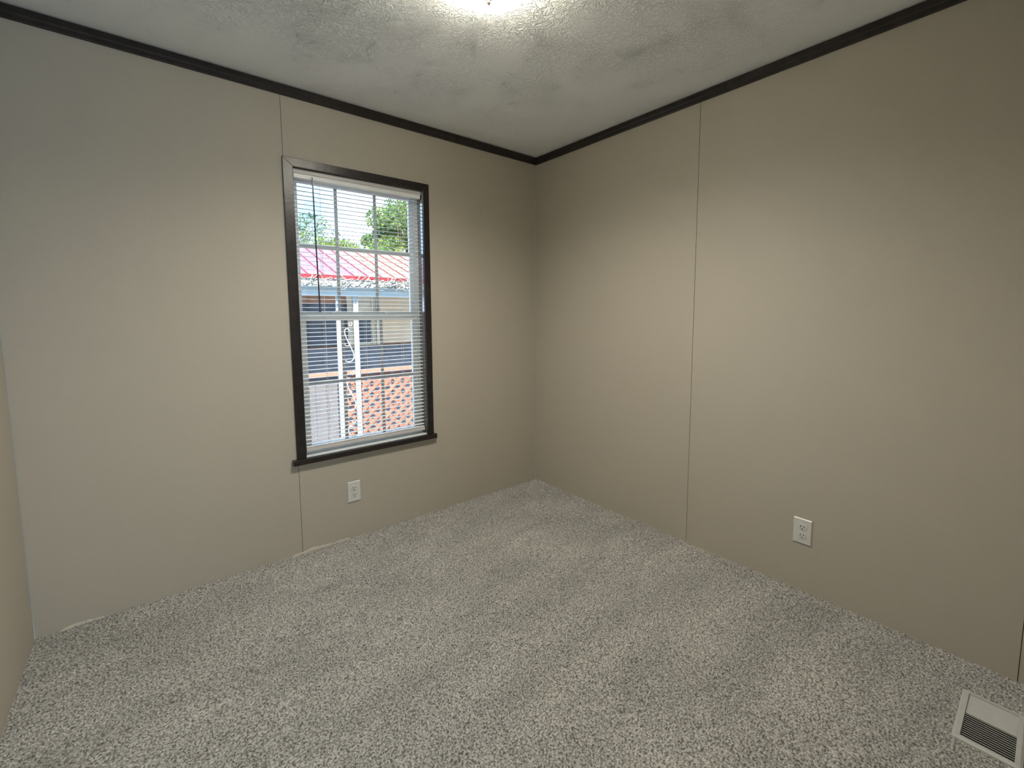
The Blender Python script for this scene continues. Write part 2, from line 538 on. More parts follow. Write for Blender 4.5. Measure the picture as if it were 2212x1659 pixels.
def panel_wall(name, axis, pos, out, spans, z0=-0.01, z1=CEIL, hole=None):
    """backing board with separate vinyl-covered panels; axis 0: wall runs along x at y=pos; axis 1: along y at x=pos.
    out = +1/-1 towards the outside"""
    lo, hi = spans[0][0], spans[-1][1]
    t0, t1 = pos + out * 0.006, pos + out * WT
    def cell(bm, a, b, p, q, c, d):
        if axis == 0: box(bm, a, b, p, q, c, d)
        else: box(bm, p, q, a, b, c, d)
    bm = bmesh.new()
    if hole:
        hx0, hx1, hz0, hz1 = hole
        cell(bm, lo, hx0, t0, t1, z0, z1); cell(bm, hx1, hi, t0, t1, z0, z1)
        cell(bm, hx0, hx1, t0, t1, z0, hz0); cell(bm, hx0, hx1, t0, t1, hz1, z1)
    else:
        cell(bm, lo, hi, t0, t1, z0, z1)
    w = link(name, done(bm, name), M['joint'], kind='structure')
    for a, b in spans:
        bm = bmesh.new()
        g = 0.0009
        A = a + (0.0002 if abs(a + 0.488) < 0.01 else g)
        B = b - (0.0002 if abs(b + 0.488) < 0.01 else g)
        p, q = pos, pos + out * 0.006
        if hole and hole[0] < B and hole[1] > A:
            hx0, hx1, hz0, hz1 = hole
            hx0c, hx1c = max(hx0, A), min(hx1, B)
            if hx0c > A: cell(bm, A, hx0c, p, q, z0, z1)
            if hx1c < B: cell(bm, hx1c, B, p, q, z0, z1)
            cell(bm, hx0c, hx1c, p, q, z0, hz0); cell(bm, hx0c, hx1c, p, q, hz1, z1)
        else:
            cell(bm, A, B, p, q, z0, z1)
        link('wall_panel', done(bm, 'wall_panel'), M['wall'], w)
        # narrow vinyl lap strip beside each joint
        bm = bmesh.new()
        s = 0.0005
        if b < hi - 0.01 or axis == 1:
            for (c, d) in ([(z0, z1)] if not (hole and hole[0] - 0.03 < A < hole[1]) else [(z0, hole[2] - 0.03), (hole[3] + 0.05, z1)]):
                cell(bm, A + 0.0004, A + 0.024, p, p - out * s, c, d)
            link('lap_strip', done(bm, 'lap_strip'), M['wall'], w)
        else:
            bm.free()
    return w

wall_window = panel_wall('wall_window_side', 0, 0.0, +1, [(RX0, -1.648), (-1.648, -0.488), (-0.488, -0.004)], hole=WIN)
wall_right = panel_wall('wall_right', 1, 0.0, +1, [(RY0 - 0.0, -2.4215), (-2.4215, -1.219), (-1.219, 0.0)])
wall_left = panel_wall('wall_left', 1, RX0, -1, [(RY0, -1.26), (-1.26, 0.0)])
# back wall with the open doorway the photographer stands in; a short hall behind it
DOORX = (-2.56, -1.74)
bm = bmesh.new()
box(bm, DOORX[1], RX1 + 0.1, RY0 - 0.1, RY0, -0.01, CEIL)
box(bm, RX0 - 0.1, DOORX[0], RY0 - 0.1, RY0, -0.01, CEIL)
box(bm, DOORX[0], DOORX[1], RY0 - 0.1, RY0, 2.05, CEIL)
link('wall_back', done(bm, 'wall_back'), M['plain_back'], kind='structure')
bm = bmesh.new()
HX = (-2.55, -1.25, 0.55, 2.0)       # unseen window added at the hall's end, behind the viewer, to admit light
box(bm, RX0 - 0.1, HX[0], -4.1, -4.0, -0.12, CEIL + 0.1)
box(bm, HX[1], RX1 + 0.1, -4.1, -4.0, -0.12, CEIL + 0.1)
box(bm, HX[0], HX[1], -4.1, -4.0, -0.12, HX[2])
box(bm, HX[0], HX[1], -4.1, -4.0, HX[3], CEIL + 0.1)
link('wall_hall_end', done(bm, 'wall_hall_end'), M['plain_back'], kind='structure')
bm = bmesh.new()
box(bm, RX0 - 0.12, RX0 - 0.02, -4.0, RY0 - 0.1, -0.12, CEIL)
link('wall_hall_left', done(bm, 'wall_hall_left'), M['plain_back'], kind='structure')
bm = bmesh.new()
box(bm, RX1 + 0.0, RX1 + 0.1, -4.0, RY0 - 0.1, -0.12, CEIL)
link('wall_hall_right', done(bm, 'wall_hall_right'), M['plain_back'], kind='structure')

w2 = empty('unseen_hall_window', (-1.9, -4.0, 0.55), kind='structure')
bm = bmesh.new()
for (a, b_, c_, d_) in ((HX[0], HX[0] + 0.05, HX[2], HX[3]), (HX[1] - 0.05, HX[1], HX[2], HX[3]), (HX[0], HX[1], HX[2], HX[2] + 0.05), (HX[0], HX[1], HX[3] - 0.05, HX[3]), (HX[0], HX[1], 1.25, 1.29)):
    box(bm, a, b_, -4.08, -4.03, c_, d_)
link('window_frame', done(bm, 'window_frame'), M['white_vinyl'], w2)
bx('pane', (HX[0] + 0.05, HX[1] - 0.05, -4.06, -4.055, HX[2] + 0.05, HX[3] - 0.05), M['glass'], w2)

bx('unseen_floor_hall', (RX0 - 0.02, RX1, -4.0, RY0 - 0.1, -0.012, -0.002), M['hall_bounce_floor'], kind='structure')
# crown strips
def crown(name, axis, pos, inn, a, b):
    d = inn
    prof = [(pos, TRIMB), (pos + d * 0.007, TRIMB), (pos + d * 0.0095, TRIMB + 0.004), (pos + d * 0.0095, TRIMB + 0.018),
            (pos + d * 0.013, TRIMB + 0.024), (pos + d * 0.013, TRIMB + 0.043), (pos + d * 0.010, CEIL - 0.0035), (pos, CEIL - 0.0035)]
    bm = bmesh.new()
    prism(bm, prof, axis, a, b)
    return link(name, done(bm, name), M['espresso'], kind='structure')
crown('trim_1', 0, 0.0, -1, RX0, RX1)
crown('trim_2', 1, 0.0, -1, RY0, RY1)
crown('trim_3', 1, RX0, +1, RY0, RY1)
crown('trim_4', 0, RY0, +1, RX0, RX1)

# corner bead in the far corner
bx('trim_5', (-0.0045, 0, -0.0045, 0, 0, TRIMB), M['wall'], kind='structure')

# ragged caulk / wallboard edge at the carpet below the window
def caulk(x0, x1, hmax, n, seed):
    r = random.Random(seed)
    bm = bmesh.new()
    pts = []
    for i in range(n + 1):
        x = x0 + (x1 - x0) * i / n
        f = math.sin(PI * i / n) ** 0.4
        pts.append((x, hmax * f * (0.35 + 0.65 * r.random())))
    prof = [(x0, -0.004)] + pts + [(x1, -0.004)]
    prism(bm, prof, 1, -0.004, -0.0002)
    me = done(bm, 'caulk_bead')
    return link('caulk_bead', me, M['caulk'], wall_window, label='pale ragged caulk bead')
caulk(-1.70, -1.49, 0.016, 14, 4)
caulk(-1.49, -1.40, 0.010, 7, 9)
caulk(-2.55, -2.42, 0.010, 8, 5)

# ------------------------------------------------------------------ window
x0, x1, z0, z1 = WIN
win = empty('window_1', ((x0 + x1) / 2, 0, z0), kind='structure')
OX0, OX1, OZ1 = -1.654, -0.866, 2.006
def casing(pts, name):
    """mitred flat board; pts are 4 x,z corners in order"""
    bm = bmesh.new()
    prism(bm, pts, 1, -0.012, 0.0)
    return link(name, done(bm, name, bevel=0.0012), M['espresso'], win)
casing([(OX0, 0.503), (x0, 0.503), (x0, z1), (OX0, OZ1)], 'side_casing')
casing([(OX1, 0.503), (OX1, OZ1), (x1, z1), (x1, 0.503)], 'side_casing')
casing([(OX0, OZ1), (x0, z1), (x1, z1), (OX1, OZ1)], 'head_casing')
bx('window_sill', (-1.677, -0.852, -0.030, 0.012, 0.4785, 0.5055), M['espresso'], win, bevel=0.0025)
FY = 0.062      # front of vinyl frame
bx('jamb', (x0 - 0.004, x0 + 0.002, 0.0, WT, z0, z1), M['espresso_gloss'], win)
bx('jamb', (x1 - 0.002, x1 + 0.004, 0.0, WT, z0, z1), M['espresso_gloss'], win)
bx('head_jamb', (x0, x1, 0.0, WT, z1 - 0.002, z1 + 0.004), M['espresso_gloss'], win)
bx('stool', (x0, x1, 0.0, WT, z0 - 0.004, z0 + 0.003), M['white_vinyl'], win)
# vinyl frame ring
bm = bmesh.new()
box(bm, x0 + 0.002, x0 + 0.020, FY, WT, z0 + 0.003, z1 - 0.002)
box(bm, x1 - 0.020, x1 - 0.002, FY, WT, z0 + 0.003, z1 - 0.002)
box(bm, x0 + 0.020, x1 - 0.020, FY, WT, z1 - 0.030, z1 - 0.002)
box(bm, x0 + 0.020, x1 - 0.020, FY, WT, z0 + 0.003, z0 + 0.018)
link('window_frame', done(bm, 'window_frame'), M['white_vinyl'], win)

def sash(name, y, zb, zt, rb, rt, st, vx):
    """y = room-side face; rb, rt, st = bottom rail, top rail, stile widths"""
    D = 0.026
    X0, X1 = x0 + 0.018, x1 - 0.018
    bm = bmesh.new()
    box(bm, X0, X0 + st, y, y + D, zb, zt)
    box(bm, X1 - st, X1, y, y + D, zb, zt)
    box(bm, X0 + st, X1 - st, y, y + D, zb, zb + rb)
    box(bm, X0 + st, X1 - st, y, y + D, zt - rt, zt)
    s = link(name, done(bm, name, bevel=0.0015), M['white_vinyl'], win)
    gx0, gx1, gz0, gz1 = X0 + st, X1 - st, zb + rb, zt - rt
    xe = [gx0] + vx + [gx1]
    zm = (gz0 + gz1) / 2 + (0.014 if name == 'upper_sash' else 0.0)
    ze = [gz0, zm, gz1]
    for i in range(3):
        for j in range(2):
            bx('pane', (xe[i], xe[i + 1], y + 0.012, y + 0.0145, ze[j], ze[j + 1]), M['glass'], s)
    w = 0.0085
    for v in vx:
        bx('muntin', (v - w, v + w, y + 0.008, y + 0.0115, gz0, gz1), M['grille'], s)
    bx('muntin', (gx0, gx1, y + 0.0075, y + 0.0115, zm - 0.0085, zm + 0.0085), M['grille'], s)
    return s
sash('upper_sash', 0.092, 1.222, z1 - 0.022, 0.036, 0.022, 0.022, [-1.374, -1.155])
lo = sash('lower_sash', 0.066, z0 + 0.012, 1.250, 0.030, 0.038, 0.030, [-1.372, -1.150])
for xc in (-1.40, -1.10):
    bm = bmesh.new()
    box(bm, xc - 0.028, xc + 0.028, 0.068, 0.086, 1.250, 1.258)
    box(bm, xc - 0.008, xc + 0.022, 0.060, 0.076, 1.258, 1.266)
    link('sash_lock', done(bm, 'sash_lock', bevel=0.0015), M['white_vinyl'], win)

# ------------------------------------------------------------------ mini blind
bl = empty('venetian_blind', (-1.255, 0.03, z1), label='white aluminium mini blind with open slats hanging in the dark framed window', cat='blind')
bm = bmesh.new()
prism(bm, [(0.013, 1.962), (0.013, 1.923), (0.0155, 1.9205), (0.040, 1.9205), (0.042, 1.923), (0.042, 1.962)], 0, -1.601, -0.912)
link('headrail', done(bm, 'headrail'), M['blind'], bl)
bm = bmesh.new()
prism(bm, [(0.0085, 1.962), (0.0085, 1.945), (0.0105, 1.942), (0.0115, 1.9435), (0.0112, 1.962)], 0, -1.604, -0.909)
link('valance', done(bm, 'valance'), M['blind_rail'], bl)
bm = bmesh.new()
prism(bm, [(0.018, 0.549), (0.018, 0.532), (0.021, 0.529), (0.041, 0.529), (0.044, 0.532), (0.044, 0.549), (0.031, 0.5515)], 0, -1.600, -0.911)
link('bottom_rail', done(bm, 'bottom_rail'), M['blind_rail'], bl)
# one slat: crowned strip 25 mm wide
bm = bmesh.new()
K = 6
tilt = math.radians(3)
prof = []
for i in range(K + 1):
    u = -1 + 2 * i / K
    prof.append((0.0125 * u, 0.0016 * (1 - u * u)))
prof2 = [(p[0] * math.cos(tilt) - p[1] * math.sin(tilt), p[0] * math.sin(tilt) + p[1] * math.cos(tilt)) for p in prof]
loop = prof2 + [(p[0], p[1] - 0.0005) for p in reversed(prof2)]
prism(bm, loop, 0, -0.343, 0.343)
slat_me = done(bm, 'slat', smooth=False)
slat_me.materials.append(M['blind'])
zz = 1.9065
k = 0
while zz > 0.556:
    link('slat', slat_me, M['blind'], bl, loc=(-1.256, 0.031, zz))
    zz -= 0.02155
    k += 1
for j in range(3):       # spare slats resting on the bottom rail
    link('slat', slat_me, M['blind'], bl, loc=(-1.256, 0.031, 0.5525 + 0.0014 * j))
for xc in (-1.480, -1.262, -1.040):
    bm = bmesh.new()
    for yy in (0.0175, 0.0445):
        tube(bm, [(xc, yy, 1.935), (xc, yy, 0.548)], 0.0006, 4)
    tube(bm, [(xc + 0.006, 0.031, 1.935), (xc + 0.006, 0.031, 0.548)], 0.0007, 4)
    link('ladder_cord', done(bm, 'ladder_cord'), M['cord'], bl)
bm = bmesh.new()
tube(bm, [(-1.515, 0.006, 1.932), (-1.515, 0.0045, 1.918)], 0.0022, 6)
tube(bm, [(-1.515, 0.0045, 1.918), (-1.512, 0.004, 1.6), (-1.506, 0.004, 1.268)], 0.0036, 6)
tube(bm, [(-1.506, 0.004, 1.268), (-1.506, 0.004, 1.258)], 0.0046, 6)
link('tilt_wand', done(bm, 'tilt_wand'), M['wand'], bl, label='thin dark tilt wand')

# ------------------------------------------------------------------ outlets
def outlet(name, base, face, label):
    """face 'y': on window wall (normal -y); face 'x': on right wall (normal -x). base = centre on wall"""
    e = empty(name, base, label=label, cat='outlet')
    bxx, by, bz = base
    def tr(u, d, z):      # u to the right as seen, d out of wall
        return (bxx + u, by - d, bz + z) if face == 'y' else (bxx - d, by - u, bz + z)
    def ubox(bm, u0, u1, d0, d1, a, b):
        p, q = tr(u0, d0, a), tr(u1, d1, b)
        box(bm, p[0], q[0], p[1], q[1], p[2], q[2])
    def plate():
        # bevelled plate: base and smaller top face
        bm = bmesh.new()
        W2, H2 = 0.036, 0.0575
        lv = [(1, 0), (1, 0.0025), (0.93, 0.0055)]
        rings = []
        for s, d in lv:
            w, h = W2 - (1 - s) * 0.05, H2 - (1 - s) * 0.05
            rings.append([bm.verts.new(tr(u, d, v)) for u, v in ((-w, -h), (w, -h), (w, h), (-w, h))])
        bm.faces.new(rings[0]); bm.faces.new(rings[-1])
        for A, B in zip(rings, rings[1:]):
            for i in range(4):
                j = (i + 1) % 4
                bm.faces.new((A[i], A[j], B[j], B[i]))
        return done(bm, 'cover_plate')
    link('cover_plate', plate(), M['plate'], e)
    for sgn in (1, -1):
        cz = sgn * 0.0195
        bm = bmesh.new()
        R = 0.0172
        ring = []
        for i in range(32):
            a = 2 * PI * i / 32
            u = R * math.cos(a); v = max(-0.0138, min(0.0138, R * math.sin(a)))
            ring.append((u, v))
        v0 = [bm.verts.new(tr(u, 0.004, cz + v)) for u, v in ring]
        v1 = [bm.verts.new(tr(u, 0.0068, cz + v)) for u, v in ring]
        v2 = [bm.verts.new(tr(u * 0.95, 0.0074, cz + v * 0.95)) for u, v in ring]
        for A, B in ((v0, v1), (v1, v2)):
            for i in range(32):
                j = (i + 1) % 32
                bm.faces.new((A[i], A[j], B[j], B[i]))
        bm.faces.new(v2); bm.faces.new(list(reversed(v0)))
        rc = link('receptacle', done(bm, 'receptacle'), M['plate'], e)
        for u, h in ((-0.0064, 0.0046), (0.0064, 0.0038)):
            bm = bmesh.new()
            ubox(bm, u - 0.0014, u + 0.0014, 0.0070, 0.0077, cz + 0.0040 - h, cz + 0.0040 + h)
            link('slot', done(bm, 'slot'), M['slot'], rc)
        bm = bmesh.new()
        pts = [(0.0027 * math.cos(a), 0.0027 * math.sin(a)) for a in [2 * PI * i / 12 for i in range(12)]]
        pts = [(u, max(v, -0.0027) if v < 0 else v) for u, v in pts]
        w0 = [bm.verts.new(tr(u, 0.0070, cz - 0.0078 + v)) for u, v in pts]
        w1 = [bm.verts.new(tr(u, 0.0077, cz - 0.0078 + v)) for u, v in pts]
        bm.faces.new(w0); bm.faces.new(list(reversed(w1)))
        for i in range(12):
            j = (i + 1) % 12
            bm.faces.new((w0[i], w0[j], w1[j], w1[i]))
        link('slot', done(bm, 'slot'), M['slot'], rc)
    bm = bmesh.new()
    pts = [(0.003 * math.cos(2 * PI * i / 12), 0.003 * math.sin(2 * PI * i / 12)) for i in range(12)]
    w0 = [bm.verts.new(tr(u, 0.004, v)) for u, v in pts]
    w1 = [bm.verts.new(tr(u, 0.0066, v)) for u, v in pts]
    bm.faces.new(w0); bm.faces.new(list(reversed(w1)))
    for i in range(12):
        j = (i + 1) % 12
        bm.faces.new((w0[i], w0[j], w1[j], w1[i]))
    link('screw', done(bm, 'screw'), M['screw'], e)
outlet('electrical_outlet', (-1.370, -0.0006, 0.263), 'y', 'white duplex wall outlet on the window wall, just below the window sill')
outlet('electrical_outlet', (-0.0006, -1.767, 0.276), 'x', 'white duplex wall outlet low on the bare right-hand wall, right of the panel seam')

# ------------------------------------------------------------------ floor register
VX0, VX1, VY0, VY1 = -0.443, -0.188, -2.449, -2.309
vt = empty('floor_register', ((VX0 + VX1) / 2, (VY0 + VY1) / 2, 0), label='white louvred metal floor vent set in the grey carpet by the right wall', cat='floor vent')
bm = bmesh.new()
t0, t1, b = 0.0, 0.0075, 0.016
def frame_ring(bm):
    o = [(VX0, VY0), (VX1, VY0), (VX1, VY1), (VX0, VY1)]
    i_ = [(VX0 + b, VY0 + b), (VX1 - b, VY0 + b), (VX1 - b, VY1 - b), (VX0 + b, VY1 - b)]
    m_ = [(VX0 + 0.006, VY0 + 0.006), (VX1 - 0.006, VY0 + 0.006), (VX1 - 0.006, VY1 - 0.006), (VX0 + 0.006, VY1 - 0.006)]
    A = [bm.verts.new((x, y, -0.004)) for x, y in o]
    B = [bm.verts.new((x, y, 0.0035)) for x, y in o]
    Cc = [bm.verts.new((x, y, t1)) for x, y in m_]
    D = [bm.verts.new((x, y, t1)) for x, y in i_]
    E_ = [bm.verts.new((x, y, -0.004)) for x, y in i_]
    for P_, Q in ((A, B), (B, Cc), (Cc, D), (D, E_), (E_, A)):
        for i in range(4):
            j = (i + 1) % 4
            bm.faces.new((P_[i], P_[j], Q[j], Q[i]))
frame_ring(bm)
link('register_frame', done(bm, 'register_frame'), M['vent'], vt)
bx('duct_shade_sheet', (VX0 + b, VX1 - b, VY0 + b, VY1 - b, -0.0035, -0.0025), M['vent_dark'], vt)  # thin dark sheet below the louvres, standing in for shade in the duct
nl = 22
for i in range(nl):
    xc = VX0 + b + (VX1 - VX0 - 2 * b) * (i + 0.5) / nl
    ang = math.radians(-30) if xc < (VX0 + VX1) / 2 + 0.012 else math.radians(15)
    bm = bmesh.new()
    hw, th = 0.0042, 0.0006
    c, s = math.cos(ang), math.sin(ang)
    P4 = [(-hw, -th), (hw, -th), (hw, th), (-hw, th)]
    prism(bm, [(xc + u * c - w * s, 0.0028 + u * s + w * c) for u, w in P4], 1, VY0 + b, VY1 - b)
    # prism axis 1: profile = (x, z)
    link('louvre', done(bm, 'louvre'), M['vent'], vt)

# ------------------------------------------------------------------ ceiling lamp
LX, LY = -1.305, -1.213
lamp = empty('ceiling_lamp', (LX, LY, CEIL), label='round frosted glass flush ceiling light with metal finial, lit', cat='lamp')
bm = bmesh.new()
lathe(bm, [(0, CEIL - 0.001), (0.105, CEIL - 0.001), (0.105, CEIL - 0.012), (0.098, CEIL - 0.022), (0, CEIL - 0.022)], LX, LY)
link('canopy', done(bm, 'canopy', smooth=True), M['plate'], lamp)
def frosted_glass():
    m, t, b = nodes('lit_frosted_glass')
    b.inputs['Base Color'].default_value = (0.85, 0.83, 0.75, 1)
    b.inputs['Emission Color'].default_value = (1.0, 0.95, 0.80, 1)
    b.inputs['Emission Strength'].default_value = 20
    b.inputs['Roughness'].default_value = 0.2
    tr = N(t, 'ShaderNodeBsdfTransparent')
    mx = N(t, 'ShaderNodeMixShader')
    mx.inputs['Fac'].default_value = 0.55
    t.links.new(b.outputs[0], mx.inputs[1])
    t.links.new(tr.outputs[0], mx.inputs[2])
    t.links.new(mx.outputs[0], t.nodes['Material Output'].inputs['Surface'])
    return m
prof = []
for i in range(13):
    a = i / 12
    prof.append((0.140 * math.cos(a * PI / 2) ** 0.9 if i < 12 else 0.0, 2.300 - 0.058 * math.sin(a * PI / 2)))
dome_out = [(0.138, 2.312), (0.1405, 2.306)] + prof[0:12] + [(0.008, 2.2418)]
dome_in = [(r - 0.003 if r > 0.01 else 0.008, z + 0.003) for r, z in reversed(dome_out)]
bm = bmesh.new()
lathe(bm, dome_out + dome_in[0:], LX, LY, 56)
dome = link('glass_shade', done(bm, 'glass_shade', smooth=True), frosted_glass(), lamp, label='glowing frosted glass bowl')
bm = bmesh.new()
lathe(bm, [(0, 2.243), (0.0175, 2.2425), (0.0180, 2.2395), (0.010, 2.2360), (0.0045, 2.2345), (0.0045, 2.2315), (0.0068, 2.2285), (0.0070, 2.2245), (0.0045, 2.2205), (0.0018, 2.2175), (0, 2.2168)], LX, LY, 24)
link('finial', done(bm, 'finial', smooth=True), M['brass'], lamp, label='small metal finial')
# the bulb's light inside the lamp
bl_d = bpy.data.lights.new('bulb_light', 'SPOT')
bl_d.energy = 190
bl_d.color = (1.0, 0.945, 0.86)
bl_d.spot_size = math.radians(160)
bl_d.spot_blend = 1.0
bl_d.shadow_soft_size = 0.11
bo = bpy.data.objects.new('bulb_light', bl_d)
C.objects.link(bo)
bo.location = (LX, LY, 2.285)

# ------------------------------------------------------------------ outside: ground and own house shell
bx('ground', (-14, 22, WT + 0.0, 45, -1.1, -0.95), M['yard'], kind='structure')
bm = bmesh.new()
box(bm, -6, 5, 0.122, 0.135, -0.9, WIN[2] - 0.01)
box(bm, -6, 5, 0.122, 0.135, WIN[3] + 0.01, 2.75)
box(bm, -6, WIN[0] - 0.005, 0.122, 0.135, WIN[2] - 0.01, WIN[3] + 0.01)
box(bm, WIN[1] + 0.005, 5, 0.122, 0.135, WIN[2] - 0.01, WIN[3] + 0.01)
link('wall_outer_cladding', done(bm, 'wall_outer_cladding'), M['house_out'], kind='structure')
bx('roof', (-6, 5, -4.15, 0.35, 2.62, 2.75), M['house_out'], kind='structure')

# ------------------------------------------------------------------ neighbour's porch
SL = math.tan(math.radians(19))
EY, EZ = 2.88, 1.690
RYr, RZr = 4.42, 1.690 + SL * (4.42 - 2.88)
PX0, PX1 = -3.2, 4.2
pr = empty('porch_roof', (0.5, EY, 1.46), label='ribbed metal porch roof, pink and orange sheen put in its colour, with red edge and white fascia', cat='roof')
# panels between ribs
rib = 0.172
n = int((PX1 - PX0) / rib)
bm = bmesh.new()
prism(bm, [(0, 0), (1.54, SL * 1.54), (1.54, SL * 1.54 - 0.02), (0, -0.02)], 0, 0, rib - 0.004)
for f in []: pass
pan = done(bm, 'roof_panel')
# lilac-to-peach reflected sheen put into the panel colours, one material per tone
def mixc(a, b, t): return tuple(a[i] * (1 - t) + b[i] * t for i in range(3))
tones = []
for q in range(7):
    tones.append(mat('roof_sheen_tone', mixc((0.117, 0.071, 0.117), (0.180, 0.133, 0.084), q / 6), rough=0.5, var=0.10, vscale=9))
pans = []
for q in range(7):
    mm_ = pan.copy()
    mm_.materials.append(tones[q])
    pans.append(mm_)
bm = bmesh.new()
prism(bm, [(0, 0.0), (1.54, SL * 1.54), (1.54, SL * 1.54 + 0.012), (0, 0.012)], 0, -0.006, 0.006)
ribm = done(bm, 'roof_rib')
ribm.materials.append(M['drip'])
for i in range(n):
    X_ = PX0 + i * rib
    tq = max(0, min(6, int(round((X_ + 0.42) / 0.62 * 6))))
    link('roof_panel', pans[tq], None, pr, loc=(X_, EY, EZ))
    link('roof_rib', ribm, None, pr, loc=(X_ - 0.002, EY, EZ))
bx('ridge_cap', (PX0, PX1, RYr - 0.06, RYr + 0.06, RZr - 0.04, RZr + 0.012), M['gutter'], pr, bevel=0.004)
bx('drip_edge', (PX0, PX1, EY - 0.012, EY + 0.01, 1.648, 1.692), M['drip'], pr, label='red metal edge')
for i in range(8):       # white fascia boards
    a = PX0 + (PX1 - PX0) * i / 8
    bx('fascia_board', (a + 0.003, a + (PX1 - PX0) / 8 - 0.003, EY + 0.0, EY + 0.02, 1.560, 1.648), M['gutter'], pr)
bx('beam', (PX0, PX1, 2.97, 3.05, 1.459, 1.575), M['beam'], pr, label='pale blue-white beam')
# vine on the gutter
rv = random.Random(12)
bm = bmesh.new()
def twig(xa, za, L_, spread):
    p = Vector((xa, EY - 0.02 - rv.random() * 0.03, za))
    d = Vector((rv.uniform(-1, 1), rv.uniform(-0.2, 0.1), rv.uniform(-0.35, 0.45))).normalized()
    pts = [p.copy()]
    for s_ in range(6):
        d = (d + Vector((rv.uniform(-.6, .6), rv.uniform(-.2, .2), rv.uniform(-.6, .6))) * spread).normalized()
        p = p + d * L_ / 6
        p.z = max(1.53, min(1.70, p.z))
        pts.append(p.copy())
    tube(bm, pts, rv.uniform(0.0025, 0.005), 4)
for i in range(170):
    x_ = rv.uniform(-1.1, 1.3)
    if rv.random() < 0.45: x_ = rv.gauss(0.45, 0.30)
    twig(x_, rv.uniform(1.575, 1.645), rv.uniform(0.06, 0.22), 0.8)
for i in range(500):
    x_ = rv.uniform(-1.1, 1.3) if rv.random() < 0.5 else rv.gauss(0.5, 0.25)
    p = Vector((x_, EY - 0.03 - rv.random() * 0.03, rv.uniform(1.565, 1.66)))
    a = Vector((rv.uniform(-1, 1), rv.uniform(-.5, .5), rv.uniform(-1, 1))).normalized() * rv.uniform(0.008, 0.02)
    c_ = a.cross(Vector((rv.uniform(-1, 1), 1, rv.uniform(-1, 1)))).normalized() * rv.uniform(0.004, 0.009)
    vs = [bm.verts.new(p - a), bm.verts.new(p + c_), bm.verts.new(p + a), bm.verts.new(p - c_)]
    bm.faces.new(vs)
link('dry_vine', done(bm, 'dry_vine'), M['twig'], label='tangle of pale dry vine twigs and leaves lying along the porch roof edge', cat='vine', kind='stuff')

# ornamental iron column: two flat bars with scrolls between
def column(X_, label, tag_group):
    e = empty('porch_column', (X_, 3.0, -0.45), label=label, cat='column', group=tag_group)
    for s in (-1, 1):
        bx('bar', (X_ + s * 0.103 - 0.027, X_ + s * 0.103 + 0.027, 2.985, 3.015, -0.55, 1.459), M['post'], e, bevel=0.003)
    for kz in range(3):
        ztop = 1.07 - 0.60 * kz
        pts = []
        # upper hook
        for i in range(8):
            a = math.radians(-20 + 200 * i / 7)
            pts.append((X_ - 0.012 + 0.030 * math.cos(a), 3.0, ztop - 0.030 + 0.030 * math.sin(a)))
        pts += [(X_ - 0.036, 3.0, ztop - 0.07), (X_ - 0.012, 3.0, ztop - 0.14), (X_ + 0.030, 3.0, ztop - 0.23), (X_ + 0.062, 3.0, ztop - 0.31)]
        for i in range(1, 9):
            a = math.radians(0 - 160 * i / 8)
            pts.append((X_ + 0.0 + 0.066 * math.cos(a), 3.0, ztop - 0.33 + 0.075 * math.sin(a)))
        bm = bmesh.new()
        tube(bm, pts, 0.0065, 6)
        link('scroll', done(bm, 'scroll', smooth=True), M['post'], e)
        pts = []
        for i in range(8):
            a = math.radians(10 - 200 * i / 7)
            pts.append((X_ - 0.014 + 0.034 * math.cos(a), 3.0, ztop - 0.175 + 0.034 * math.sin(a)))
        bm = bmesh.new()
        tube(bm, pts, 0.0055, 6)
        link('scroll', done(bm, 'scroll', smooth=True), M['post'], e)
        pts = []
        for i in range(9):
            a = math.radians(60 - 300 * i / 8)
            rr = 0.026 * (1 - 0.05 * i)
            pts.append((X_ + 0.030 + rr * math.cos(a), 3.0, ztop + 0.055 + rr * math.sin(a)))
        bm = bmesh.new()
        tube(bm, pts, 0.0055, 6)
        link('scroll', done(bm, 'scroll', smooth=True), M['post'], e)
column(-0.333, 'white iron porch column with two bars and scrollwork between them, outside the window', None)

# lattice railing panel
lt = empty('lattice_railing', (0.6, 3.12, -0.5), label='orange painted wooden lattice railing to the right of the white column', cat='railing')
LX0, LX1, LZ0, LZ1 = -0.335, 2.35, -0.50, 0.50
bx('top_rail', (LX0, LX1, 3.07, 3.15, 0.497, 0.548), M['lattice_rail'], lt, bevel=0.004)
bx('bottom_rail', (LX0, LX1, 3.08, 3.14, -0.55, -0.50), M['lattice_rail'], lt, bevel=0.004)
def slat_clip(c, sgn, yy, w):
    """diagonal slat x*sgn - z = c, clipped to the panel rectangle, as a prism"""
    # polygon clip of a long thin strip
    d = Vector((1, sgn)).normalized()
    nrm = Vector((-d.y, d.x))
    p0 = Vector((c, 0.0))
    poly = [p0 - d * 6 - nrm * w, p0 + d * 6 - nrm * w, p0 + d * 6 + nrm * w, p0 - d * 6 + nrm * w]
    for ax, lim, keep in ((0, LX0, 1), (0, LX1, -1), (1, LZ0, 1), (1, LZ1, -1)):
        out = []
        for i in range(len(poly)):
            A, B = poly[i], poly[(i + 1) % len(poly)]
            ia, ib = (A[ax] - lim) * keep >= 0, (B[ax] - lim) * keep >= 0
            if ia: out.append(A)
            if ia != ib:
                t = (lim - A[ax]) / (B[ax] - A[ax])
                out.append(A + (B - A) * t)
        poly = out
        if len(poly) < 3: return None
    bm = bmesh.new()
    prism(bm, [(p.x, p.y) for p in poly], 1, yy, yy + 0.008)
    return done(bm, 'lattice_slat')
step = 0.142
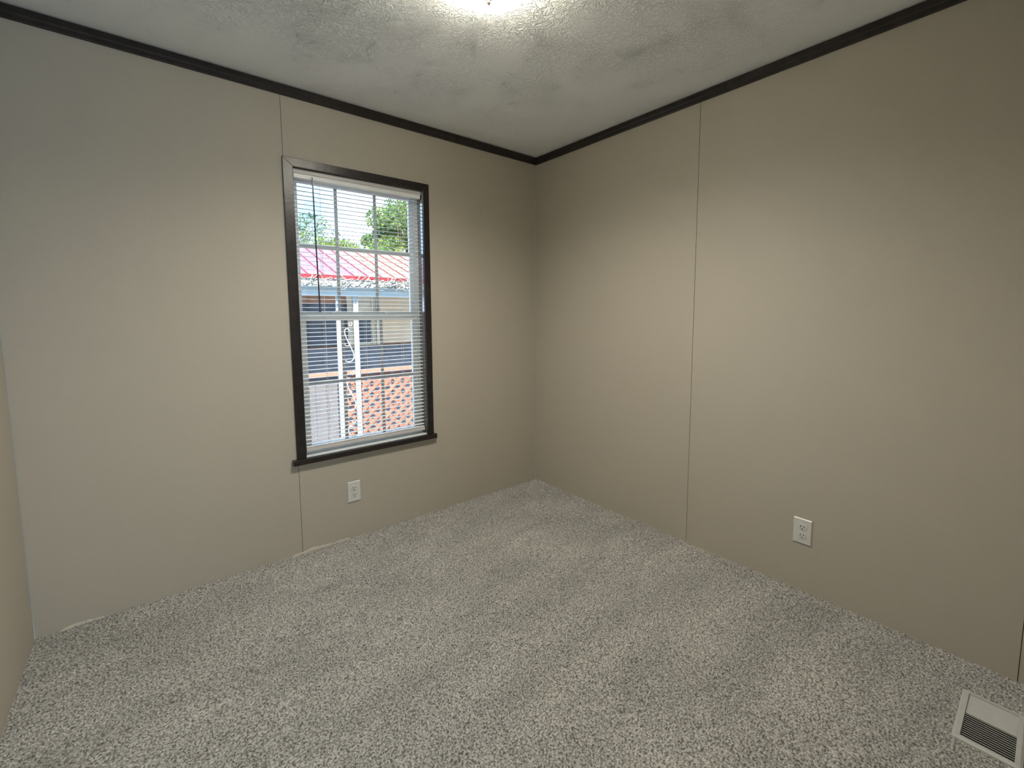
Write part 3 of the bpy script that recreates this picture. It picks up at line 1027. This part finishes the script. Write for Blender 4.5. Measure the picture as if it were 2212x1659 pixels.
for sgn, yy in ((1, 3.098), (-1, 3.107)):
    i = -30
    while i < 50:
        me_ = slat_clip(LX0 + 0.03 + i * step, sgn, yy, 0.0215)
        if me_: link('lattice_slat', me_, M['lattice'], lt)
        i += 1
# left part: rail and mauve skirting boards
lr = empty('porch_side_rail', (-1.2, 3.12, -0.6), label='mauve-grey boarded railing with peach top rail to the left of the white column', cat='railing')
bx('top_rail', (-3.0, -0.445, 3.07, 3.15, 0.497, 0.548), M['lattice_rail'], lr, bevel=0.004)
for i in range(20):
    a = -3.0 + i * 0.1275
    bx('board', (a, a + 0.124, 3.10, 3.115, -0.65, 0.50), M['skirt'], lr)

# deck, house wall behind
bx('porch_deck', (PX0, PX1, 3.16, 4.32, -0.66, -0.603), M['deck'], label='grey porch deck behind the orange lattice', cat='deck')
HY = 4.36
hs = empty('neighbor_house', (0.5, HY, -0.6), label='cream sided house wall with dark window and door under the porch roof', cat='house')
bx('wall_core', (PX0, PX1, HY + 0.03, HY + 0.15, -0.95, 1.95), M['brown_board'], hs)
bh = 0.115
i = 0
zc = 0.78
while zc < 1.95:          # lap siding right of the door
    bm = bmesh.new()
    prism(bm, [(HY - 0.004, zc), (HY + 0.03, zc), (HY + 0.03, zc + bh), (HY + 0.012, zc + bh)], 0, 0.655, PX1)
    link('siding_board', done(bm, 'siding_board'), M['siding'], hs)
    zc += bh
for (a, b_, c_) in ((0.655, PX1, 0.70),):
    pass
# slate-blue low wall boards
zc = -0.6
while zc < 0.72:
    bx('low_board', (-2.6, PX1, HY - 0.03, HY + 0.03, zc, min(zc + 0.147, 0.765)), M['slate'], hs)
    zc += 0.15
# door with frame
bx('door_frame', (0.575, 0.648, HY - 0.035, HY + 0.03, 0.765, 1.95), M['cream_trim'], hs)
bx('door_frame', (0.505, 0.530, HY - 0.03, HY + 0.03, 0.765, 1.95), M['cream_trim'], hs)
bx('door_frame', (0.540, 0.566, HY - 0.02, HY + 0.03, 0.765, 1.95), M['cream_trim'], hs)
dr = bx('door', (0.215, 0.500, HY - 0.015, HY + 0.03, 0.765, 1.62), M['cream_trim'], hs)
bx('door_panel', (0.245, 0.470, HY - 0.022, HY - 0.014, 1.33, 1.42), M['cream_trim'], dr)
bx('glass_panel', (0.235, 0.485, HY - 0.020, HY - 0.014, 0.80, 1.20), M['dark_glass'], dr)
bx('door_frame', (0.125, 0.205, HY - 0.025, HY + 0.03, 0.765, 1.95), M['cream_trim'], hs)
# left: window bays
bx('brown_header', (-2.6, 0.12, HY - 0.01, HY + 0.03, 1.40, 1.95), M['brown_board'], hs)
for i in range(5):
    a = -2.6 + i * 0.545
    bx('window_pane', (a, a + 0.53, HY - 0.012, HY + 0.03, 0.775, 1.395), M['dark_glass'], hs)
    bx('window_bar', (a + 0.53, a + 0.545, HY - 0.03, HY + 0.03, 0.765, 1.40), M['skirt'], hs)

# ------------------------------------------------------------------ trees
def leaves(bm_v, faces, centres, n, size, r):
    for _ in range(n):
        c, rad = r.choice(centres)
        # points concentrated near the shell of each clump
        v = Vector((r.gauss(0, 1), r.gauss(0, 1), r.gauss(0, 1))).normalized() * rad * (0.45 + 0.55 * r.random() ** 0.5)
        v.z *= 0.8
        p = c + v
        a = Vector((r.uniform(-1, 1), r.uniform(-1, 1), r.uniform(-1, 1))).normalized()
        b = a.cross(Vector((r.uniform(-1, 1), r.uniform(-1, 1), r.uniform(-1, 1)))).normalized()
        s = size * r.uniform(0.6, 1.3)
        i = len(bm_v)
        bm_v += [p - a * s, p + b * s * 0.45, p + a * s, p - b * s * 0.45]
        faces.append((i, i + 1, i + 2, i + 3))

def tree(base, height, crown_c, crown_r, nclump, nleaf, leafsize, m, seed, label, squash=1.0, clump_r=0.6):
    r = random.Random(seed)
    e = empty('tree', base, label=label, cat='tree')
    base = Vector(base)
    bm = bmesh.new()
    tip = Vector((crown_c[0], crown_c[1], crown_c[2] + crown_r * 0.3))
    pts = [base, base.lerp(tip, 0.35) + Vector((0.1, 0, 0)), base.lerp(tip, 0.7), tip]
    tube(bm, pts, [0.16, 0.12, 0.08, 0.03], 8)
    link('trunk', done(bm, 'trunk', smooth=True), M['bark'], e)
    centres = []
    bm = bmesh.new()
    for _ in range(nclump):
        v = Vector((r.gauss(0, 1), r.gauss(0, 1), r.gauss(0, 1) * squash)).normalized() * crown_r * (0.35 + 0.65 * r.random() ** 0.6)
        v.z *= squash
        c = Vector(crown_c) + v
        centres.append((c, clump_r * r.uniform(0.6, 1.2)))
        st = base.lerp(tip, r.uniform(0.45, 0.95))
        mid = st.lerp(c, 0.5) + Vector((0, 0, r.uniform(-0.1, 0.25)))
        tube(bm, [st, mid, c], [0.035, 0.022, 0.008], 5)
    link('branches', done(bm, 'branches', smooth=True), M['bark'], e, kind='stuff')
    V, Fs = [], []
    leaves(V, Fs, centres, nleaf, leafsize, r)
    me = bpy.data.meshes.new('foliage')
    me.from_pydata([tuple(p) for p in V], [], Fs)
    link('foliage', me, m, e, kind='stuff')
    return e
tree((5.6, 14.2, -0.95), 6, (6.1, 14.2, 4.35), 1.6, 34, 15000, 0.075, M['leaf_green'], 5, 'dense bright green tree rising above the porch roof at the right of the window', squash=0.95, clump_r=0.55)
tree((1.6, 15.0, -0.95), 6, (1.7, 15.0, 3.9), 1.25, 20, 3600, 0.065, M['leaf_soft'], 11, 'thin feathery green tree seen at the left edge of the window', squash=1.0, clump_r=0.5)
tree((4.0, 18.0, -0.95), 6, (4.3, 18.0, 4.0), 1.2, 16, 1500, 0.07, M['leaf_soft'], 21, 'sparse twiggy tree between the two fuller trees above the porch roof', squash=0.7, clump_r=0.5)
# low bushes along the roof line
r = random.Random(33)
bush_spots = [(2.5, 11.6, 2.85, 'leaf_yellow', 'yellow-green bush just above the roof line right of the thin tree'),
              (3.9, 12.2, 2.9, 'leaf_green', 'low green bush above the roof line between the trees'),
              (1.3, 13.0, 3.1, 'leaf_soft', 'soft green bush above the roof line at the far left')]
for bxs, bys, bzs, mk, lab in bush_spots:
    centres = [(Vector((bxs + r.uniform(-.7, .7), bys + r.uniform(-.4, .4), bzs + r.uniform(-1.2, .35))), 0.45) for _ in range(12)]
    e = empty('bush', (bxs, bys, -0.95), label=lab, cat='bush')
    bm = bmesh.new()
    for c, _ in centres:
        tube(bm, [(bxs, bys, -0.95), (bxs * 0.5 + c.x * 0.5, bys, c.z * 0.5), tuple(c)], [0.04, 0.025, 0.008], 5)
    link('stems', done(bm, 'stems', smooth=True), M['bark'], e, kind='stuff')
    V, Fs = [], []
    leaves(V, Fs, centres, 2600, 0.06, r)
    me = bpy.data.meshes.new('foliage')
    me.from_pydata([tuple(p) for p in V], [], Fs)
    link('foliage', me, M[mk], e, kind='stuff')
